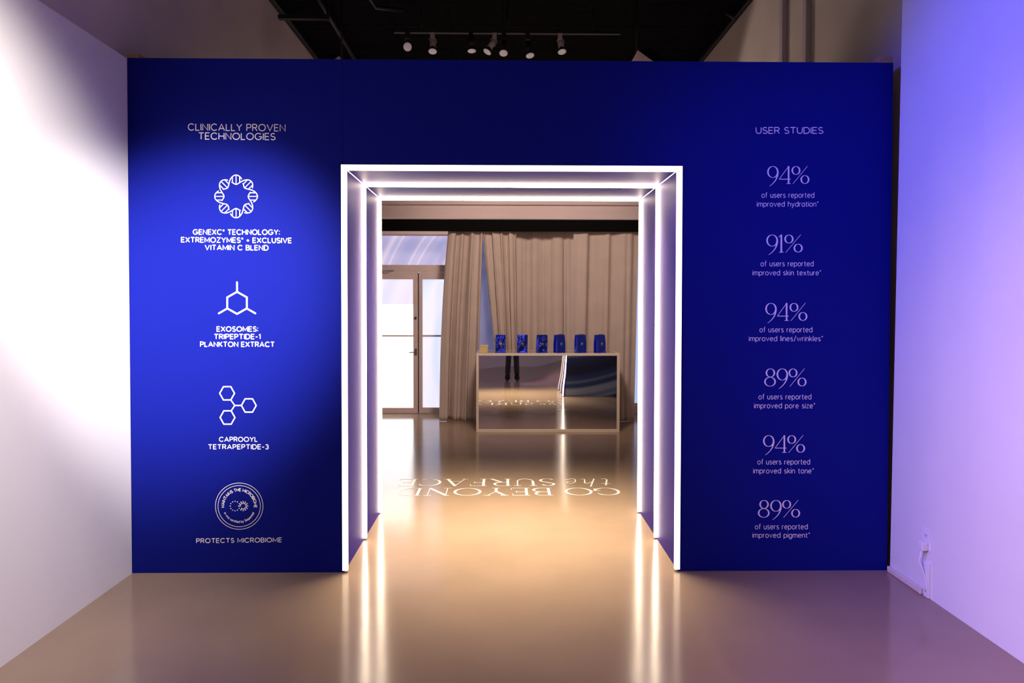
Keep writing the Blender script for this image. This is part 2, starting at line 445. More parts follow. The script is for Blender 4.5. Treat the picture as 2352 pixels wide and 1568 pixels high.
class Vinyl:
    """collects flat ribbons in 2-D and lays them on a surface"""

    def __init__(self):
        self.bm = bmesh.new()
        self.k = 0

    def ribbon(self, pts, w, closed, put):
        pts = [Vector(p) for p in pts]
        q = [pts[0]]
        for p in pts[1:]:
            if (p - q[-1]).length > 1e-6:
                q.append(p)
        pts = q
        n = len(pts)
        ws = w if isinstance(w, list) else [w] * n
        if len(ws) != n:
            ws = [ws[min(len(ws) - 1, int(i * len(ws) / n))] for i in range(n)]
        L, R = [], []
        for i, p in enumerate(pts):
            a = pts[(i - 1) % n] if (closed or i) else p
            b = pts[(i + 1) % n] if (closed or i < n - 1) else p
            d0 = (p - a).normalized() if (p - a).length > 1e-9 else (b - p).normalized()
            d1 = (b - p).normalized() if (b - p).length > 1e-9 else d0
            t = d0 + d1
            t = t.normalized() if t.length > 1e-4 else d1
            nrm = Vector((-t.y, t.x))
            k = 1.0 / max(0.72, abs(t.dot(d0)))
            h = ws[i] / 2 * k
            L.append(p + nrm * h)
            R.append(p - nrm * h)
        self.k += 1
        lift = 0.000012 * (self.k % 40)
        vl = [self.bm.verts.new(put(p.x, p.y, lift)) for p in L]
        vr = [self.bm.verts.new(put(p.x, p.y, lift)) for p in R]
        for i in range(n if closed else n - 1):
            j = (i + 1) % n
            try:
                self.bm.faces.new((vl[i], vl[j], vr[j], vr[i]))
            except ValueError:
                pass

    def glyphs(self, text, font, gap):
        x = 0.0
        out = []
        for ch in text:
            g = font[ch]
            out.append((x, g))
            x += g[0] + gap if ch != ' ' else g[0]
        return out, x - gap

    def stroke(self, st, sx, sy, ox, oy, weight, thick, warp, put):
        """one glyph stroke scaled into the line; warp bends the line"""
        def tr(p):
            return warp(ox + p[0] * sx, oy + p[1] * sy)
        if isinstance(st, list):
            self.ribbon([tr(p) for p in st], weight, False, put)
        elif st[0] == 'closed':
            self.ribbon([tr(p) for p in st[1]], weight, True, put)
        else:
            _, pts, closed, w = st
            q = [tr(p) for p in pts]
            n = len(pts)
            if w is None:
                ws = []
                for i in range(n):
                    a = pts[(i - 1) % n] if (closed or i) else pts[i]
                    b = pts[(i + 1) % n] if (closed or i < n - 1) else pts[i]
                    d = Vector(b) - Vector(a)
                    v = abs(d.y) / max(1e-6, d.length)
                    ws.append((TN + (thick - TN) * v ** 1.6) * abs(sy))
            elif isinstance(w, tuple):
                ws = [(w[0] + (w[1] - w[0]) * i / (n - 1)) * abs(sy) for i in range(n)]
            else:
                ws = [w * abs(sy)] * n
            self.ribbon(q, ws, closed, put)

    def line(self, text, font, x0, x1, base, cap, put, weight=1.0, gap=0.2, dy=0.0, thick=TK):
        gl, wid = self.glyphs(text, font, gap)
        sx = (x1 - x0) / wid
        for ox, g in gl:
            for st in g[1]:
                self.stroke(st, sx, cap, x0 + ox * sx, 0.0, weight, thick,
                            lambda x, y: (x, base + y + dy * (x - x0) / (x1 - x0)), put)

    def ring(self, text, font, cx, cy, r, a0, a1, cap, put, weight, gap=0.22, up=1):
        gl, wid = self.glyphs(text, font, gap)
        for ox, g in gl:
            for st in g[1]:
                def warp(x, y):
                    a = rad(a0 + (a1 - a0) * x / wid)
                    return (cx + (r + up * y) * cos(a), cy - (r + up * y) * sin(a))
                self.stroke(st, 1.0, cap, ox, 0.0, weight, 0.1, warp, put)

    def build(self, name, m, parent=None):
        return obj(name, self.bm, m, parent)


# ------------------------------------------------------------------ the setting
W, D = 3.60, 4.635                 # front and rear faces of the blue partition
XL, XR, ZT = -2.198, 2.294, 3.02   # its ends and top
PL, PR, PT = -0.949, 1.037, 2.396  # the opening
OL, OR, CE = -2.32, 2.43, 4.63     # the old room behind
YB, YF = 8.92, -3.6

struct(box('floor', OL - 0.2, OR + 0.2, YF - 0.2, YB + 0.2, -0.1, 0.0, M_FLOOR), 'glossy warm grey polished concrete floor')
struct(box('ceiling', OL - 0.2, OR + 0.2, YF - 0.2, YB + 0.2, CE, CE + 0.1, M_TIN), 'black painted pressed tin ceiling')
struct(box('wall_rear_left', OL - 0.2, OL, YF - 0.2, YB + 0.2, 0, CE, M_SHELL), 'dim old plaster wall rising behind the white panel on the left')
struct(box('wall_rear_right', OR, OR + 0.2, YF - 0.2, YB + 0.2, 0, CE, M_SHELL), 'dim beige plaster wall above and behind the blue partition on the right')
struct(box('wall_front', OL, OR, YF - 0.2, YF, 0, CE, M_WHITE), 'white wall behind the camera')
# near left wall: white panels with a fine seam
bm = bmesh.new()
ys = [YF, -0.4, at(60, 700, 0, XL).y * 0 + 1.4, 2.62, W - 0.001]
for a, b in zip(ys, ys[1:]):
    bx(bm, XL - 0.07, XL, a + 0.0012, b - 0.0012, 0, ZT - 0.004)
bx(bm, XL - 0.06, XL - 0.003, YF, W - 0.002, 0, ZT - 0.01)
struct(obj('wall_left', bm, M_WHITE), 'white temporary wall panel on the left, lit by a bright lamp')
# near right wall: furred out full height wall that ends just before the blue partition
bm = bmesh.new()
vs = bx(bm, 2.303, OR, YF, 3.58, 0, CE)
for v in vs:
    if v.co.y > 3:
        v.co.y = 3.585 if v.co.z < 1 else 3.52
struct(obj('wall_right', bm, M_WHITE), 'white wall on the right washed in violet and pink light')
yb = at(2120, 1365, 2, 0).y
bm = bmesh.new()
bx(bm, 2.283, 2.303, yb, 3.585, 0.0, 0.035, 0.006)
struct(obj('baseboard_right', bm, M_BASEB), 'short cream quarter round along the foot of the violet wall')
# blue partition: two skins on a tunnel, panel seam left of the opening
bm = bmesh.new()
seam = at(792, 250, 1, W).x
bx(bm, XL, PL, W, W + 0.05, 0, ZT)
bx(bm, PR, XR, W, W + 0.05, 0, ZT)
bx(bm, PL + 0.0015, PR, W, W + 0.05, PT, ZT)
wm = struct(obj('wall_middle', bm, M_BLUE), 'deep blue partition wall with a square opening')
bm = bmesh.new()
bx(bm, XL, PL - 0.001, D - 0.04, D, 0, ZT)
bx(bm, PR + 0.001, XR, D - 0.04, D, 0, ZT)
bx(bm, PL - 0.001, PR + 0.001, D - 0.04, D, PT + 0.001, ZT)
g = struct(obj('wall_graphic', bm, M_GRAPHIC), 'rear face of the partition with a dark blue printed swirl')
# back wall with openings for the glazed door and the shop windows
DL, DR, DT = -2.12, -0.80, 2.62
WL, WR, WB, WT = -0.55, 2.20, 0.12, 2.62
bm = bmesh.new()
for x0, x1, z0, z1 in [(OL, DL, 0, CE), (DL, DR, DT, CE), (DR, WL, 0, CE), (WL, WR, 0, WB), (WL, WR, WT, CE), (WR, OR, 0, CE)]:
    bx(bm, x0, x1, YB, YB + 0.2, z0, z1)
struct(obj('wall_back', bm, M_BACKWALL), 'beige back wall above the glazed door and curtains')
bm = bmesh.new()
bx(bm, OL, OR, YB - 0.06, YB, 3.05, 3.25, 0.004)
struct(obj('trim_1', bm, M_BACKWALL), 'plaster band high on the back wall')
bm = bmesh.new()
bx(bm, OL, OR, YB - 0.07, YB, 2.84, 2.875, 0.004)
bx(bm, OL, OR, YB - 0.05, YB, 2.80, 2.84, 0.003)
struct(obj('trim_2', bm, M_BACKWALL), 'narrow moulding just above the black valance')
# glazed door: transom, opening leaf on the left, fixed narrow leaf on the right
fy0, fy1 = YB + 0.03, YB + 0.09
xm = -1.262                     # meeting line
zh = 2.06                       # underside of the transom bar


def frame_rect(bm, x0, x1, z0, z1, s, y0, y1, sb=None, st=None):
    sb = sb or s
    st = st or s
    bx(bm, x0, x0 + s, y0, y1, z0, z1)
    bx(bm, x1 - s, x1, y0, y1, z0, z1)
    bx(bm, x0 + s, x1 - s, y0, y1, z0, z0 + sb)
    bx(bm, x0 + s, x1 - s, y0, y1, z1 - st, z1)


t = struct(empty('window_1', (0, 0, 0)), 'frosted transom window with pale streaks above the glazed door')
bm = bmesh.new()
frame_rect(bm, DL, DR, zh + 0.02, DT, 0.012, fy0, fy1, 0.10, 0.012)
obj('window_frame', bm, M_FRAME, t)
box('pane', DL + 0.01, DR - 0.01, fy0 + 0.03, fy0 + 0.036, zh + 0.11, DT - 0.01, M_TRANSOM, t)
d = struct(empty('door_1', (0, 0, 0)), 'left leaf of the glazed shop door, its lower glass glaring white')
bm = bmesh.new()
s = 0.068
frame_rect(bm, DL, xm - 0.008, 0.012, zh + 0.015, s, fy0 - 0.02, fy1, 0.075, 0.105)
zb = at(900, 771, 1, fy0).z
obj('door_frame', bm, M_FRAME, d)
box('glazing_bar', DL + s, xm - 0.008 - s, fy0 - 0.01, fy1, zb - 0.012, zb + 0.012, M_FRAME, d)
zs = at(900, 699, 1, fy0).z
box('upper_pane', DL + s, xm - 0.008 - s, fy0 + 0.03, fy0 + 0.036, zs, zh - 0.09, M_FILMLEFT, d)
p = box('middle_pane', DL + s, xm - 0.008 - s, fy0 + 0.03, fy0 + 0.036, zb, zs, M_DAYLIGHT, d)
p = box('lower_pane', DL + s, xm - 0.008 - s, fy0 + 0.03, fy0 + 0.036, 0.08, zb, M_DAYLIGHT, d)
hz = at(956, 808, 1, fy0).z
bm = bmesh.new()
bx(bm, xm - 0.055, xm - 0.02, fy0 - 0.028, fy0 - 0.02, hz - 0.05, hz + 0.05, 0.003)
tube(bm, [(xm - 0.038, fy0 - 0.02, hz), (xm - 0.038, fy0 - 0.06, hz), (xm - 0.055, fy0 - 0.066, hz), (xm - 0.13, fy0 - 0.066, hz - 0.004)], 0.008)
obj('handle', bm, M_STEEL, d)
bm = bmesh.new()
lz = at(956, 730, 1, fy0).z
tube(bm, [(xm - 0.04, fy0 - 0.02, lz), (xm - 0.04, fy0 - 0.045, lz)], 0.018, 16)
obj('lock', bm, M_DARKSLOT, d)
bm = bmesh.new()
cz = at(880, 624, 1, fy0).z
bx(bm, -2.05, -1.78, fy0 - 0.06, fy0 - 0.02, cz - 0.02, cz + 0.02, 0.004)
tube(bm, [(-1.82, fy0 - 0.05, cz), (-1.70, fy0 - 0.09, cz + 0.008), (-1.62, fy0 - 0.03, cz + 0.012)], 0.007)
obj('door_closer', bm, M_STEEL, d)
d = struct(empty('door_2', (0, 0, 0)), 'narrow right leaf of the glazed door with a blue swirl on its glass')
bm = bmesh.new()
frame_rect(bm, xm + 0.008, DR, 0.012, zh + 0.015, 0.05, fy0 - 0.02, fy1, 0.075, 0.105)
obj('door_frame', bm, M_FRAME, d)
box('glazing_bar', xm + 0.058, DR - 0.05, fy0 - 0.01, fy1, zb - 0.012, zb + 0.012, M_FRAME, d)
box('pane', xm + 0.058, DR - 0.05, fy0 + 0.03, fy0 + 0.036, 0.08, zh - 0.09, M_FILMRIGHT, d)
bm = bmesh.new()
bx(bm, xm - 0.006, xm + 0.006, fy0, fy1, 0.012, zh)
obj('door_gap', bm, M_DARKSLOT, d)
struct(box('trim_3', DL, DR, YB + 0.01, YB + 0.19, 0, 0.012, M_ALU), 'metal threshold under the glazed door')
# shop windows behind the curtains
for nm, x0, x1, m, lab in [('window_2', WL, 0.85, M_DIMFILM, 'dim blue filmed shop window glimpsed between the curtains'),
                           ('window_3', 0.85, WR, M_PALEFILM, 'pale blue bright shop window glimpsed at the right edge of the curtains')]:
    t = struct(empty(nm), lab)
    bm = bmesh.new()
    frame_rect(bm, x0, x1, WB, WT, 0.03, fy0, fy1)
    obj('window_frame', bm, M_FRAME, t)
    box('pane', x0 + 0.025, x1 - 0.025, fy0 + 0.03, fy0 + 0.036, WB + 0.02, WT - 0.02, m, t)

# ------------------------------------------------------------------ light tunnel in the partition
tun = tag(empty('light_tunnel', (0, 0, 0)), 'square walk-through tunnel lined in violet with three glowing white light frames', 'light tunnel')
y0, y1 = W + 0.05, D - 0.04
box('side_panel', PL - 0.03, PL, W + 0.051, D + 0.004, 0, PT, M_LINING, tun)
box('side_panel', PR, PR + 0.03, W + 0.051, D + 0.004, 0, PT, M_LINING, tun)
box('top_panel', PL - 0.03, PR + 0.03, W + 0.051, D + 0.004, PT, PT + 0.03, M_LINING, tun)
for nm, x in (('corner_bead', PL), ('corner_bead', PR)):
    sx = 1 if x < 0 else -1
    bm = bmesh.new()
    tube(bm, [(x + sx * 0.002, W + 0.03, PT - 0.002), (x + sx * 0.002, D, PT - 0.002)], 0.003, 8)
    obj(nm, bm, M_ALU, tun)


def strip(x0, x1, z0, z1, ya, m, inward, m2):
    """aluminium profile whose camera-side face is the glowing diffuser"""
    bm = bmesh.new()
    bx(bm, x0, x1, ya, ya + 0.018, z0, z1)
    for f in bm.faces:
        f.normal_update()
        f.material_index = 1 if f.normal.y < -0.9 else (2 if f.normal.dot(inward) > 0.9 else (3 if f.normal.y > 0.9 and ya > W + 0.7 else 0))
    return obj('light_strip', bm, [M_PROFILE, m, m2, M_LEDBACK], tun)


for ya, e, ex, m in ((W - 0.006, 0.021, 0.010, M_LEDFRONT), ((W + D) / 2 - 0.02, 0.019, 0.0, M_LED), (D - 0.022, 0.019, 0.0, M_LED)):
    strip(PL - ex, PL + e, 0.012, PT + ex, ya, m, Vector((1, 0, 0)), M_LEDSIDE if m is M_LED else m)
    strip(PR - e, PR + ex, 0.012, PT + ex, ya, m, Vector((-1, 0, 0)), M_LEDSIDE if m is M_LED else m)
    strip(PL + e + 0.0005, PR - e - 0.0005, PT - e, PT + ex, ya, m, Vector((0, 0, -1)), M_LEDTOP if m is M_LED else M_LEDTOPFRONT)

# ------------------------------------------------------------------ vinyl lettering on the blue partition


def wall_put(u, v, lift):
    p = at(u, v, 1, W)
    p.y = W - 0.0008 - lift
    return p


def lettering(lines, parent):
    for (txt, font, x0, x1, base, cap, wt, gap, dy) in lines:
        v = Vinyl()
        v.line(txt, font, x0, x1, base, -cap, wall_put, wt, gap + (0.07 if txt[1].isupper() else 0.03), dy)
        v.build('text_line', M_VINYL, parent)


G_T = 'technology notes on the left half of the blue wall'
G_S = 'user study figures on the right half of the blue wall'
h = tag(empty('vinyl_heading'), 'white vinyl heading CLINICALLY PROVEN TECHNOLOGIES high on the blue wall', 'lettering')
lettering([('CLINICALLY PROVEN', SANS, 432.5, 655, 299, 14.8, 2.0, .20, 2), ('TECHNOLOGIES', SANS, 456.5, 632, 319.5, 14.6, 2.0, .20, 1.6)], h)
h = tag(empty('vinyl_heading'), 'white vinyl heading USER STUDIES high on the right of the blue wall', 'lettering')
lettering([('USER STUDIES', SANS, 1736.5, 1890, 306.4, 13.8, 1.9, .17, 0)], h)

# ring of dna
t = tag(empty('technology_note'), 'white vinyl ring of DNA strands over three lines of capitals on the blue wall', 'lettering', G_T)
lettering([('GENEXC\u00ae TECHNOLOGY:', SANS, 444, 642, 538, 10.8, 2.1, .24, 0.6),
           ('EXTREMOZYMES\u00ae + EXCLUSIVE', SANS, 417, 669.5, 555.8, 10.8, 2.1, .24, 1.8),
           ('VITAMIN C BLEND', SANS, 471.5, 616, 573.4, 10.6, 2.1, .24, 0.8)], t)
v = Vinyl()
cx, cy, R0, A = 542.4, 451.0, 38.4, 10.6
for sgn in (1, -1):
    for k in range(8):
        # each strand runs over two crossings; the strand that passes under is cut short at the crossing
        pts = []
        a0, a1 = (-90 + k * 45 - 22.5), (-90 + k * 45 + 22.5)
        over = sgn * (1 if k % 2 else -1)
        lo, hi = (0.0, 0.90) if over > 0 else (0.12, 1.0)
        for i in range(19):
            u = lo + (hi - lo) * i / 18
            th = rad(a0 + (a1 - a0) * u)
            r = R0 + over * A * sin(pi * u)
            pts.append((cx + r * cos(th), cy + r * sin(th)))
        v.ribbon(pts, 2.1, False, wall_put)
for k in range(8):
    for j in (-1, 0, 1):
        th0 = rad(-90 + k * 45)
        c_, s__ = cos(th0), sin(th0)
        off = j * 8.3
        hh = A * cos(j * 0.86) * 0.97
        mid = R0 - abs(j) * 0.9
        v.ribbon([(cx + c_ * (mid - hh) - s__ * off, cy + s__ * (mid - hh) + c_ * off), (cx + c_ * (mid + hh) - s__ * off, cy + s__ * (mid + hh) + c_ * off)], 1.8, False, wall_put)
v.build('icon', M_VINYL, t)
# hexagon with three bonds
t = tag(empty('technology_note'), 'white vinyl single hexagon with three arms over the word EXOSOMES', 'lettering', G_T)
lettering([('EXOSOMES:', SANS, 498.5, 592, 760.6, 10.5, 2.1, .24, 0), ('TRIPEPTIDE-1', SANS, 492.5, 598, 778, 10.5, 2.1, .24, 0),
           ('PLANKTON EXTRACT', SANS, 460.5, 630, 795.5, 10.5, 2.1, .24, 0.3)], t)
v = Vinyl()
hx = [(544.6 + 26.0 * sin(rad(60 * k)), 695.3 - 25.4 * cos(rad(60 * k))) for k in range(6)]
v.ribbon(hx, 3.9, True, wall_put)
for a, b in (((544.6, 670.5), (544.4, 648)), ((567, 708.2), (586.5, 719.3)), ((522.2, 708.2), (502.8, 719.3))):
    v.ribbon([a, b], 3.9, False, wall_put)
    v.ribbon(ell(b[0], b[1], 0.98, 0.98, 10)[1], 1.95, True, wall_put)
v.build('icon', M_VINYL, t)
# three linked hexagons
t = tag(empty('technology_note'), 'white vinyl trio of small linked hexagons over two lines of capitals on the blue wall', 'lettering', G_T)
lettering([('CAPROOYL', SANS, 504, 591, 1013.4, 9.8, 1.8, .24, 0), ('TETRAPEPTIDE-3', SANS, 479, 616.5, 1030.6, 9.8, 1.8, .24, 0)], t)
v = Vinyl()
for hcx, hcy in ((521.8, 902.9), (571.6, 930.8), (522.7, 958.4)):
    v.ribbon([(hcx + 17 * cos(rad(60 * k)), hcy + 17.6 * sin(rad(60 * k))) for k in range(6)], 2.8, True, wall_put)
for a, b in (((530.3, 918.1), (539.3, 930.8)), ((531.2, 943.2), (539.3, 930.8)), ((539.3, 930.8), (554.6, 930.8))):
    v.ribbon([a, b], 2.6, False, wall_put)
v.build('icon', M_VINYL, t)
# round seal
t = tag(empty('technology_note'), 'round white vinyl seal over the words PROTECTS MICROBIOME low on the blue wall', 'lettering', G_T)
lettering([('PROTECTS MICROBIOME', SANS, 451.5, 647, 1246.3, 9.6, 1.7, .24, -2.4)], t)
v = Vinyl()
sc_, sy_ = 549.5, 1161.9
for r in (54.6, 48.6):
    v.ribbon(ell(sc_, sy_, r, r * 0.973, 64)[1], 1.15, True, wall_put)
v.ring('MAINTAINS THE MICROBIOME', SANS, sc_, sy_, 34.6, 184.5, -4.5, 6.2, wall_put, 1.35, .30, 1)
v.ring('in vivo certified by Sequential', SANS, sc_, sy_, 38.2, 204.5, 335.5, 5.0, wall_put, .85, .28, -1)
for k in range(12):
    a = rad(30 * k)
    if k not in (0, 1, 11):
        v.ribbon(ell(540 + 11 * cos(a), 1161.6 - 11 * sin(a), .62, .62, 8)[1], 1.24, True, wall_put)
    if k != 7:
        v.ribbon([(558.7 + 5.2 * cos(a), 1161.6 - 5.2 * sin(a)), (558.7 + 11.6 * cos(a), 1161.6 - 11.6 * sin(a))], 2.0, False, wall_put)
v.ribbon(ell(549.6, 1166.9, .62, .62, 8)[1], 1.24, True, wall_put)
v.build('seal', M_VINYL, t)
# user study figures
STATS = [('94%', 1762.5, 1858.5, 422.2, 40.8, 1749.5, 1869.5, 453.6, 'improved hydration*', 1739, 1879.5, 474.0, 'vinyl figure 94% over improved hydration, topmost statistic on the blue wall'),
         ('91%', 1760.5, 1843.3, 579.7, 41.0, 1747.5, 1868, 611.0, 'improved skin texture*', 1729, 1885.5, 631.7, 'vinyl figure 91% over improved skin texture, second statistic down'),
         ('94%', 1758.2, 1853.8, 736.5, 40.9, 1745, 1865.2, 762.4, 'improved lines/wrinkles*', 1720.5, 1889.8, 782.8, 'vinyl figure 94% over improved lines and wrinkles, third statistic down'),
         ('89%', 1756, 1851.8, 887.0, 41.0, 1742.5, 1862.8, 916.4, 'improved pore size*', 1732.5, 1871.8, 936.8, 'vinyl figure 89% over improved pore size, fourth statistic down'),
         ('94%', 1753, 1848.6, 1039.2, 40.0, 1740, 1859.8, 1065.8, 'improved skin tone*', 1730.5, 1868.8, 1086.3, 'vinyl figure 94% over improved skin tone, fifth statistic down'),
         ('89%', 1741.5, 1837.2, 1188.0, 40.0, 1734.3, 1854.4, 1214.6, 'improved pigment*', 1728.5, 1859.8, 1234.0, 'vinyl figure 89% over improved pigment, lowest statistic on the wall')]
for fig, a, b, base, cap, c, d_, base2, txt, e, f_, base3, lab in STATS:
    t = tag(empty('study_figure'), lab, 'lettering', G_S)
    v = Vinyl()
    v.line(fig, SERIF, a, b, base, -cap, wall_put, 1, .055)
    v.build('figure', M_VINYL, t)
    lettering([('of users reported', SANS, c, d_, base2, 11.9, 1.3, .20, 0), (txt, SANS, e, f_, base3, 11.7, 1.3, .20, 0)], t)
# slogan on the floor, read from the other room
v = Vinyl()


def floor_put(x, y, lift):
    return Vector((x, y, 0.0008 + lift))


ya, yc = at(1170, 1120.5, 2, 0).y, at(1170, 1137.5, 2, 0).y
v.line('GO BEYOND', SERIF, at(1423, 1129, 2, 0).x, at(911, 1129, 2, 0).x, ya, yc - ya, floor_put, 1, .10, 0, .11)
yd, ye = at(1170, 1099.5, 2, 0).y, at(1170, 1115.5, 2, 0).y
v.line('the', SERIF, at(1407, 1108, 2, 0).x, at(1299, 1108, 2, 0).x, yd, ye - yd, floor_put, 1, .12, 0, .11)
v.line('SURFACE', SERIF, at(1276, 1108, 2, 0).x, at(916, 1108, 2, 0).x, yd, ye - yd, floor_put, 1, .10, 0, .11)
o = v.build('floor_lettering', M_VINYL)
tag(o, 'white serif slogan GO BEYOND the SURFACE lying upside down on the floor', 'lettering')

# ------------------------------------------------------------------ display counter with mirrored front
CX0, CX1, CY0, CY1, CZ = -0.354, 1.445, 7.617, 8.14, 0.99
cnt = tag(empty('display_counter', ((CX0 + CX1) / 2, (CY0 + CY1) / 2, 0)), 'low counter with cream edges and a mirrored front in the far room', 'counter')
px_, py_ = cnt.location.x, cnt.location.y
b = 0.03
bm = bmesh.new()
frame_rect(bm, CX0 - px_, CX1 - px_, 0.0, CZ, b, CY0 - py_, CY0 - py_ + 0.03)
obj('front_frame', bm, M_CREAM, cnt)
box('body', CX0 - px_ + 0.002, CX1 - px_ - 0.002, CY0 - py_ + 0.04, CY1 - py_, 0.0, CZ - 0.002, M_CREAM, cnt)
bm = bmesh.new()
for x0, x1, ya, yc in ((CX0, CX1, CY0 + 0.03, CY0 + 0.05), (CX0, CX1, CY1 - 0.03, CY1), (CX0, CX0 + 0.03, CY0 + 0.05, CY1 - 0.03), (CX1 - 0.03, CX1, CY0 + 0.05, CY1 - 0.03)):
    bx(bm, x0 - px_, x1 - px_, ya - py_, yc - py_, CZ - 0.002, CZ + 0.0)
obj('top_rim', bm, M_CREAM, cnt)
box('top_panel', CX0 - px_ + 0.03, CX1 - px_ - 0.03, CY0 - py_ + 0.05, CY1 - py_ - 0.03, CZ - 0.002, CZ - 0.001, M_TOP, cnt)
bm = bmesh.new()
nx, nz = 64, 36
gr = []


def smooth(a, c, x):
    x = max(0, min(1, (x - a) / (c - a)))
    return x * x * (3 - 2 * x)


for j in range(nz + 1):
    row = []
    for i in range(nx + 1):
        x = CX0 + b + (CX1 - CX0 - 2 * b) * i / nx
        z = b + (CZ - 2 * b) * j / nz
        # the thin acrylic bulges a little in its upper left part
        zz = max(0.0, z - 0.47)
        off = 0.0150 * zz * smooth(0.0, 0.25, zz) * (1 - smooth(0.25, 0.85, x))
        off += 0.0006 * sin(5.3 * x + 1.0) * sin(4.1 * z)
        row.append(bm.verts.new((x - px_, CY0 - py_ + 0.016 + off, z)))
    gr.append(row)
for j in range(nz):
    for i in range(nx):
        bm.faces.new((gr[j][i], gr[j][i + 1], gr[j + 1][i + 1], gr[j + 1][i]))
o = obj('mirror_panel', bm, M_MIRROR, cnt, True)

# stack of kraft cards at the left end
ca, cb = at(1102, 809, 1, CY0 + 0.06), at(1121, 809, 1, CY0 + 0.06)
zt_ = at(1110, 792, 1, CY0 + 0.06).z
proto = None
random.seed(4)
pos = ['bottom box of the small kraft stack on the counter end', 'second box from the bottom of the small kraft stack',
       'third box from the bottom of the small kraft stack', 'top box of the small kraft stack on the counter end']
hcard = (zt_ - CZ) / 4
for k in range(4):
    if proto is None:
        bm = bmesh.new()
        w_ = (cb.x - ca.x)
        bx(bm, -w_ / 2, w_ / 2, -0.035, 0.035, 0.0005, hcard - 0.0012, 0.002)
        o = proto = obj('small_box', bm, M_CARD)
    else:
        o = proto.copy()
        COL.objects.link(o)
    o.location = ((ca.x + cb.x) / 2 + random.uniform(-.003, .003), CY0 + 0.10, CZ + k * hcard)
    o.rotation_euler = (0, 0, random.uniform(-.06, .06))
    tag(o, pos[k], 'box', 'stack of small kraft boxes')

# ------------------------------------------------------------------ blue foil gift bags
random.seed(11)


def bag_body(seed, crumple):
    rnd = random.Random(seed)
    bm = bmesh.new()
    w, dd, hh = 0.125, 0.085, 0.228
    ph = [rnd.uniform(0, 6.28) for _ in range(8)]
    fr = [rnd.uniform(18, 60) for _ in range(8)]
    NX, NY, NZ = 14, 8, 26
    per = []
    for i in range(NX):
        per.append((-w / 2 + w * i / NX, -dd / 2, 0, -1))
    for i in range(NY):
        per.append((w / 2, -dd / 2 + dd * i / NY, 1, 0))
    for i in range(NX):
        per.append((w / 2 - w * i / NX, dd / 2, 0, 1))
    for i in range(NY):
        per.append((-w / 2, dd / 2 - dd * i / NY, -1, 0))
    rows = []
    for j in range(NZ + 1):
        z = hh * j / NZ
        pinch = 1 - 0.35 * smooth(0.5, 1.0, j / NZ)      # gusset closes towards the mouth
        row = []
        for x, y, nx_, ny_ in per:
            e = min(1.0, 6 * (w / 2 - abs(x)) / w) if ny_ else min(1.0, 6 * (dd / 2 - abs(y)) / dd)
            e *= min(1, 5 * j / NZ) * min(1, 5 * (NZ - j) / NZ + 0.3)
            c = sum(sin(fr[k] * (x + y * .6) + ph[k]) * sin(fr[k] * .7 * z + ph[(k + 3) % 8]) for k in range(8)) / 8
            gus = -0.014 * abs(nx_) * (1 - abs(y) / (dd / 2)) * (0.4 + 0.6 * j / NZ)
            kk = crumple * 0.030 * c * e
            lean = -0.030 * (j / NZ) * (1 if crumple > .5 else 0)
            row.append(bm.verts.new((x + nx_ * (kk * .4 + gus), y * pinch + ny_ * kk + lean, z)))
        rows.append(row)
    N = len(per)
    for j in range(NZ):
        for i in range(N):
            bm.faces.new((rows[j][i], rows[j][(i + 1) % N], rows[j + 1][(i + 1) % N], rows[j + 1][i]))
    bm.faces.new(rows[0][::-1])
    bm.faces.new([bm.verts.new((vv.co.x, vv.co.y, vv.co.z - 0.012)) for vv in rows[-1]])
    return bm


def emblem_mesh():
    v = bmesh.new()
    r = 0.0155
    for sgn in (1, -1):
        # half disc with an S shaped inner edge
        out = [(r * cos(rad(a)), r * sin(rad(a))) for a in range(int(70), int(250) + 1, 12)]
        inn = [(0.0045 * sin(pi * (t / 7.0)) * (1 if t <= 7 else 1), 0) for t in range(8)]
        s_in = []
        for q in range(1, 12):
            f = q / 12.0
            x_ = r * cos(rad(250)) * (1 - f) + r * cos(rad(70)) * f
            y_ = r * sin(rad(250)) * (1 - f) + r * sin(rad(70)) * f
            s_in.append((x_ - 0.0022 + 0.006 * sin(2 * pi * f), y_))
        pts = out + s_in
        v.faces.new([v.verts.new((sgn * x_, -0.0005, sgn * y_)) for x_, y_ in pts])
    for k in range(9):
        if k == 2:
            continue
        x_ = -0.020 + k * 0.005
        bx(v, x_ - 0.0014, x_ + 0.0014, -0.0008, -0.0003, -0.027, -0.0235)
    return v


def cord(kind):
    if kind == 'left':
        return [[(-0.03, -0.045, 0.205), (-0.055, -0.060, 0.215), (-0.078, -0.056, 0.19), (-0.075, -0.052, 0.155), (-0.058, -0.056, 0.135), (-0.042, -0.056, 0.15), (-0.034, -0.054, 0.18), (-0.01, -0.054, 0.195), (0.025, -0.052, 0.19)]]
    if kind == 'front':
        return [[(-0.026, -0.047, 0.205), (-0.012, -0.056, 0.17), (0.0, -0.058, 0.14), (0.012, -0.057, 0.10), (-0.004, -0.058, 0.085), (-0.016, -0.057, 0.09), (0.0, -0.059, 0.13), (0.014, -0.057, 0.17), (0.026, -0.047, 0.205)]]
    if kind == 'side':
        return [[(0.012, -0.047, 0.205), (0.020, -0.056, 0.17), (0.006, -0.057, 0.13), (0.012, -0.057, 0.09), (0.034, -0.056, 0.085), (0.03, -0.056, 0.12), (0.036, -0.054, 0.16), (0.035, -0.047, 0.205)]]
    return [[(-0.03, -0.030, 0.20), (-0.03, -0.012, 0.232), (0.0, 0.0, 0.236), (0.05, 0.0, 0.233), (0.066, -0.004, 0.21), (0.068, -0.006, 0.18)]]


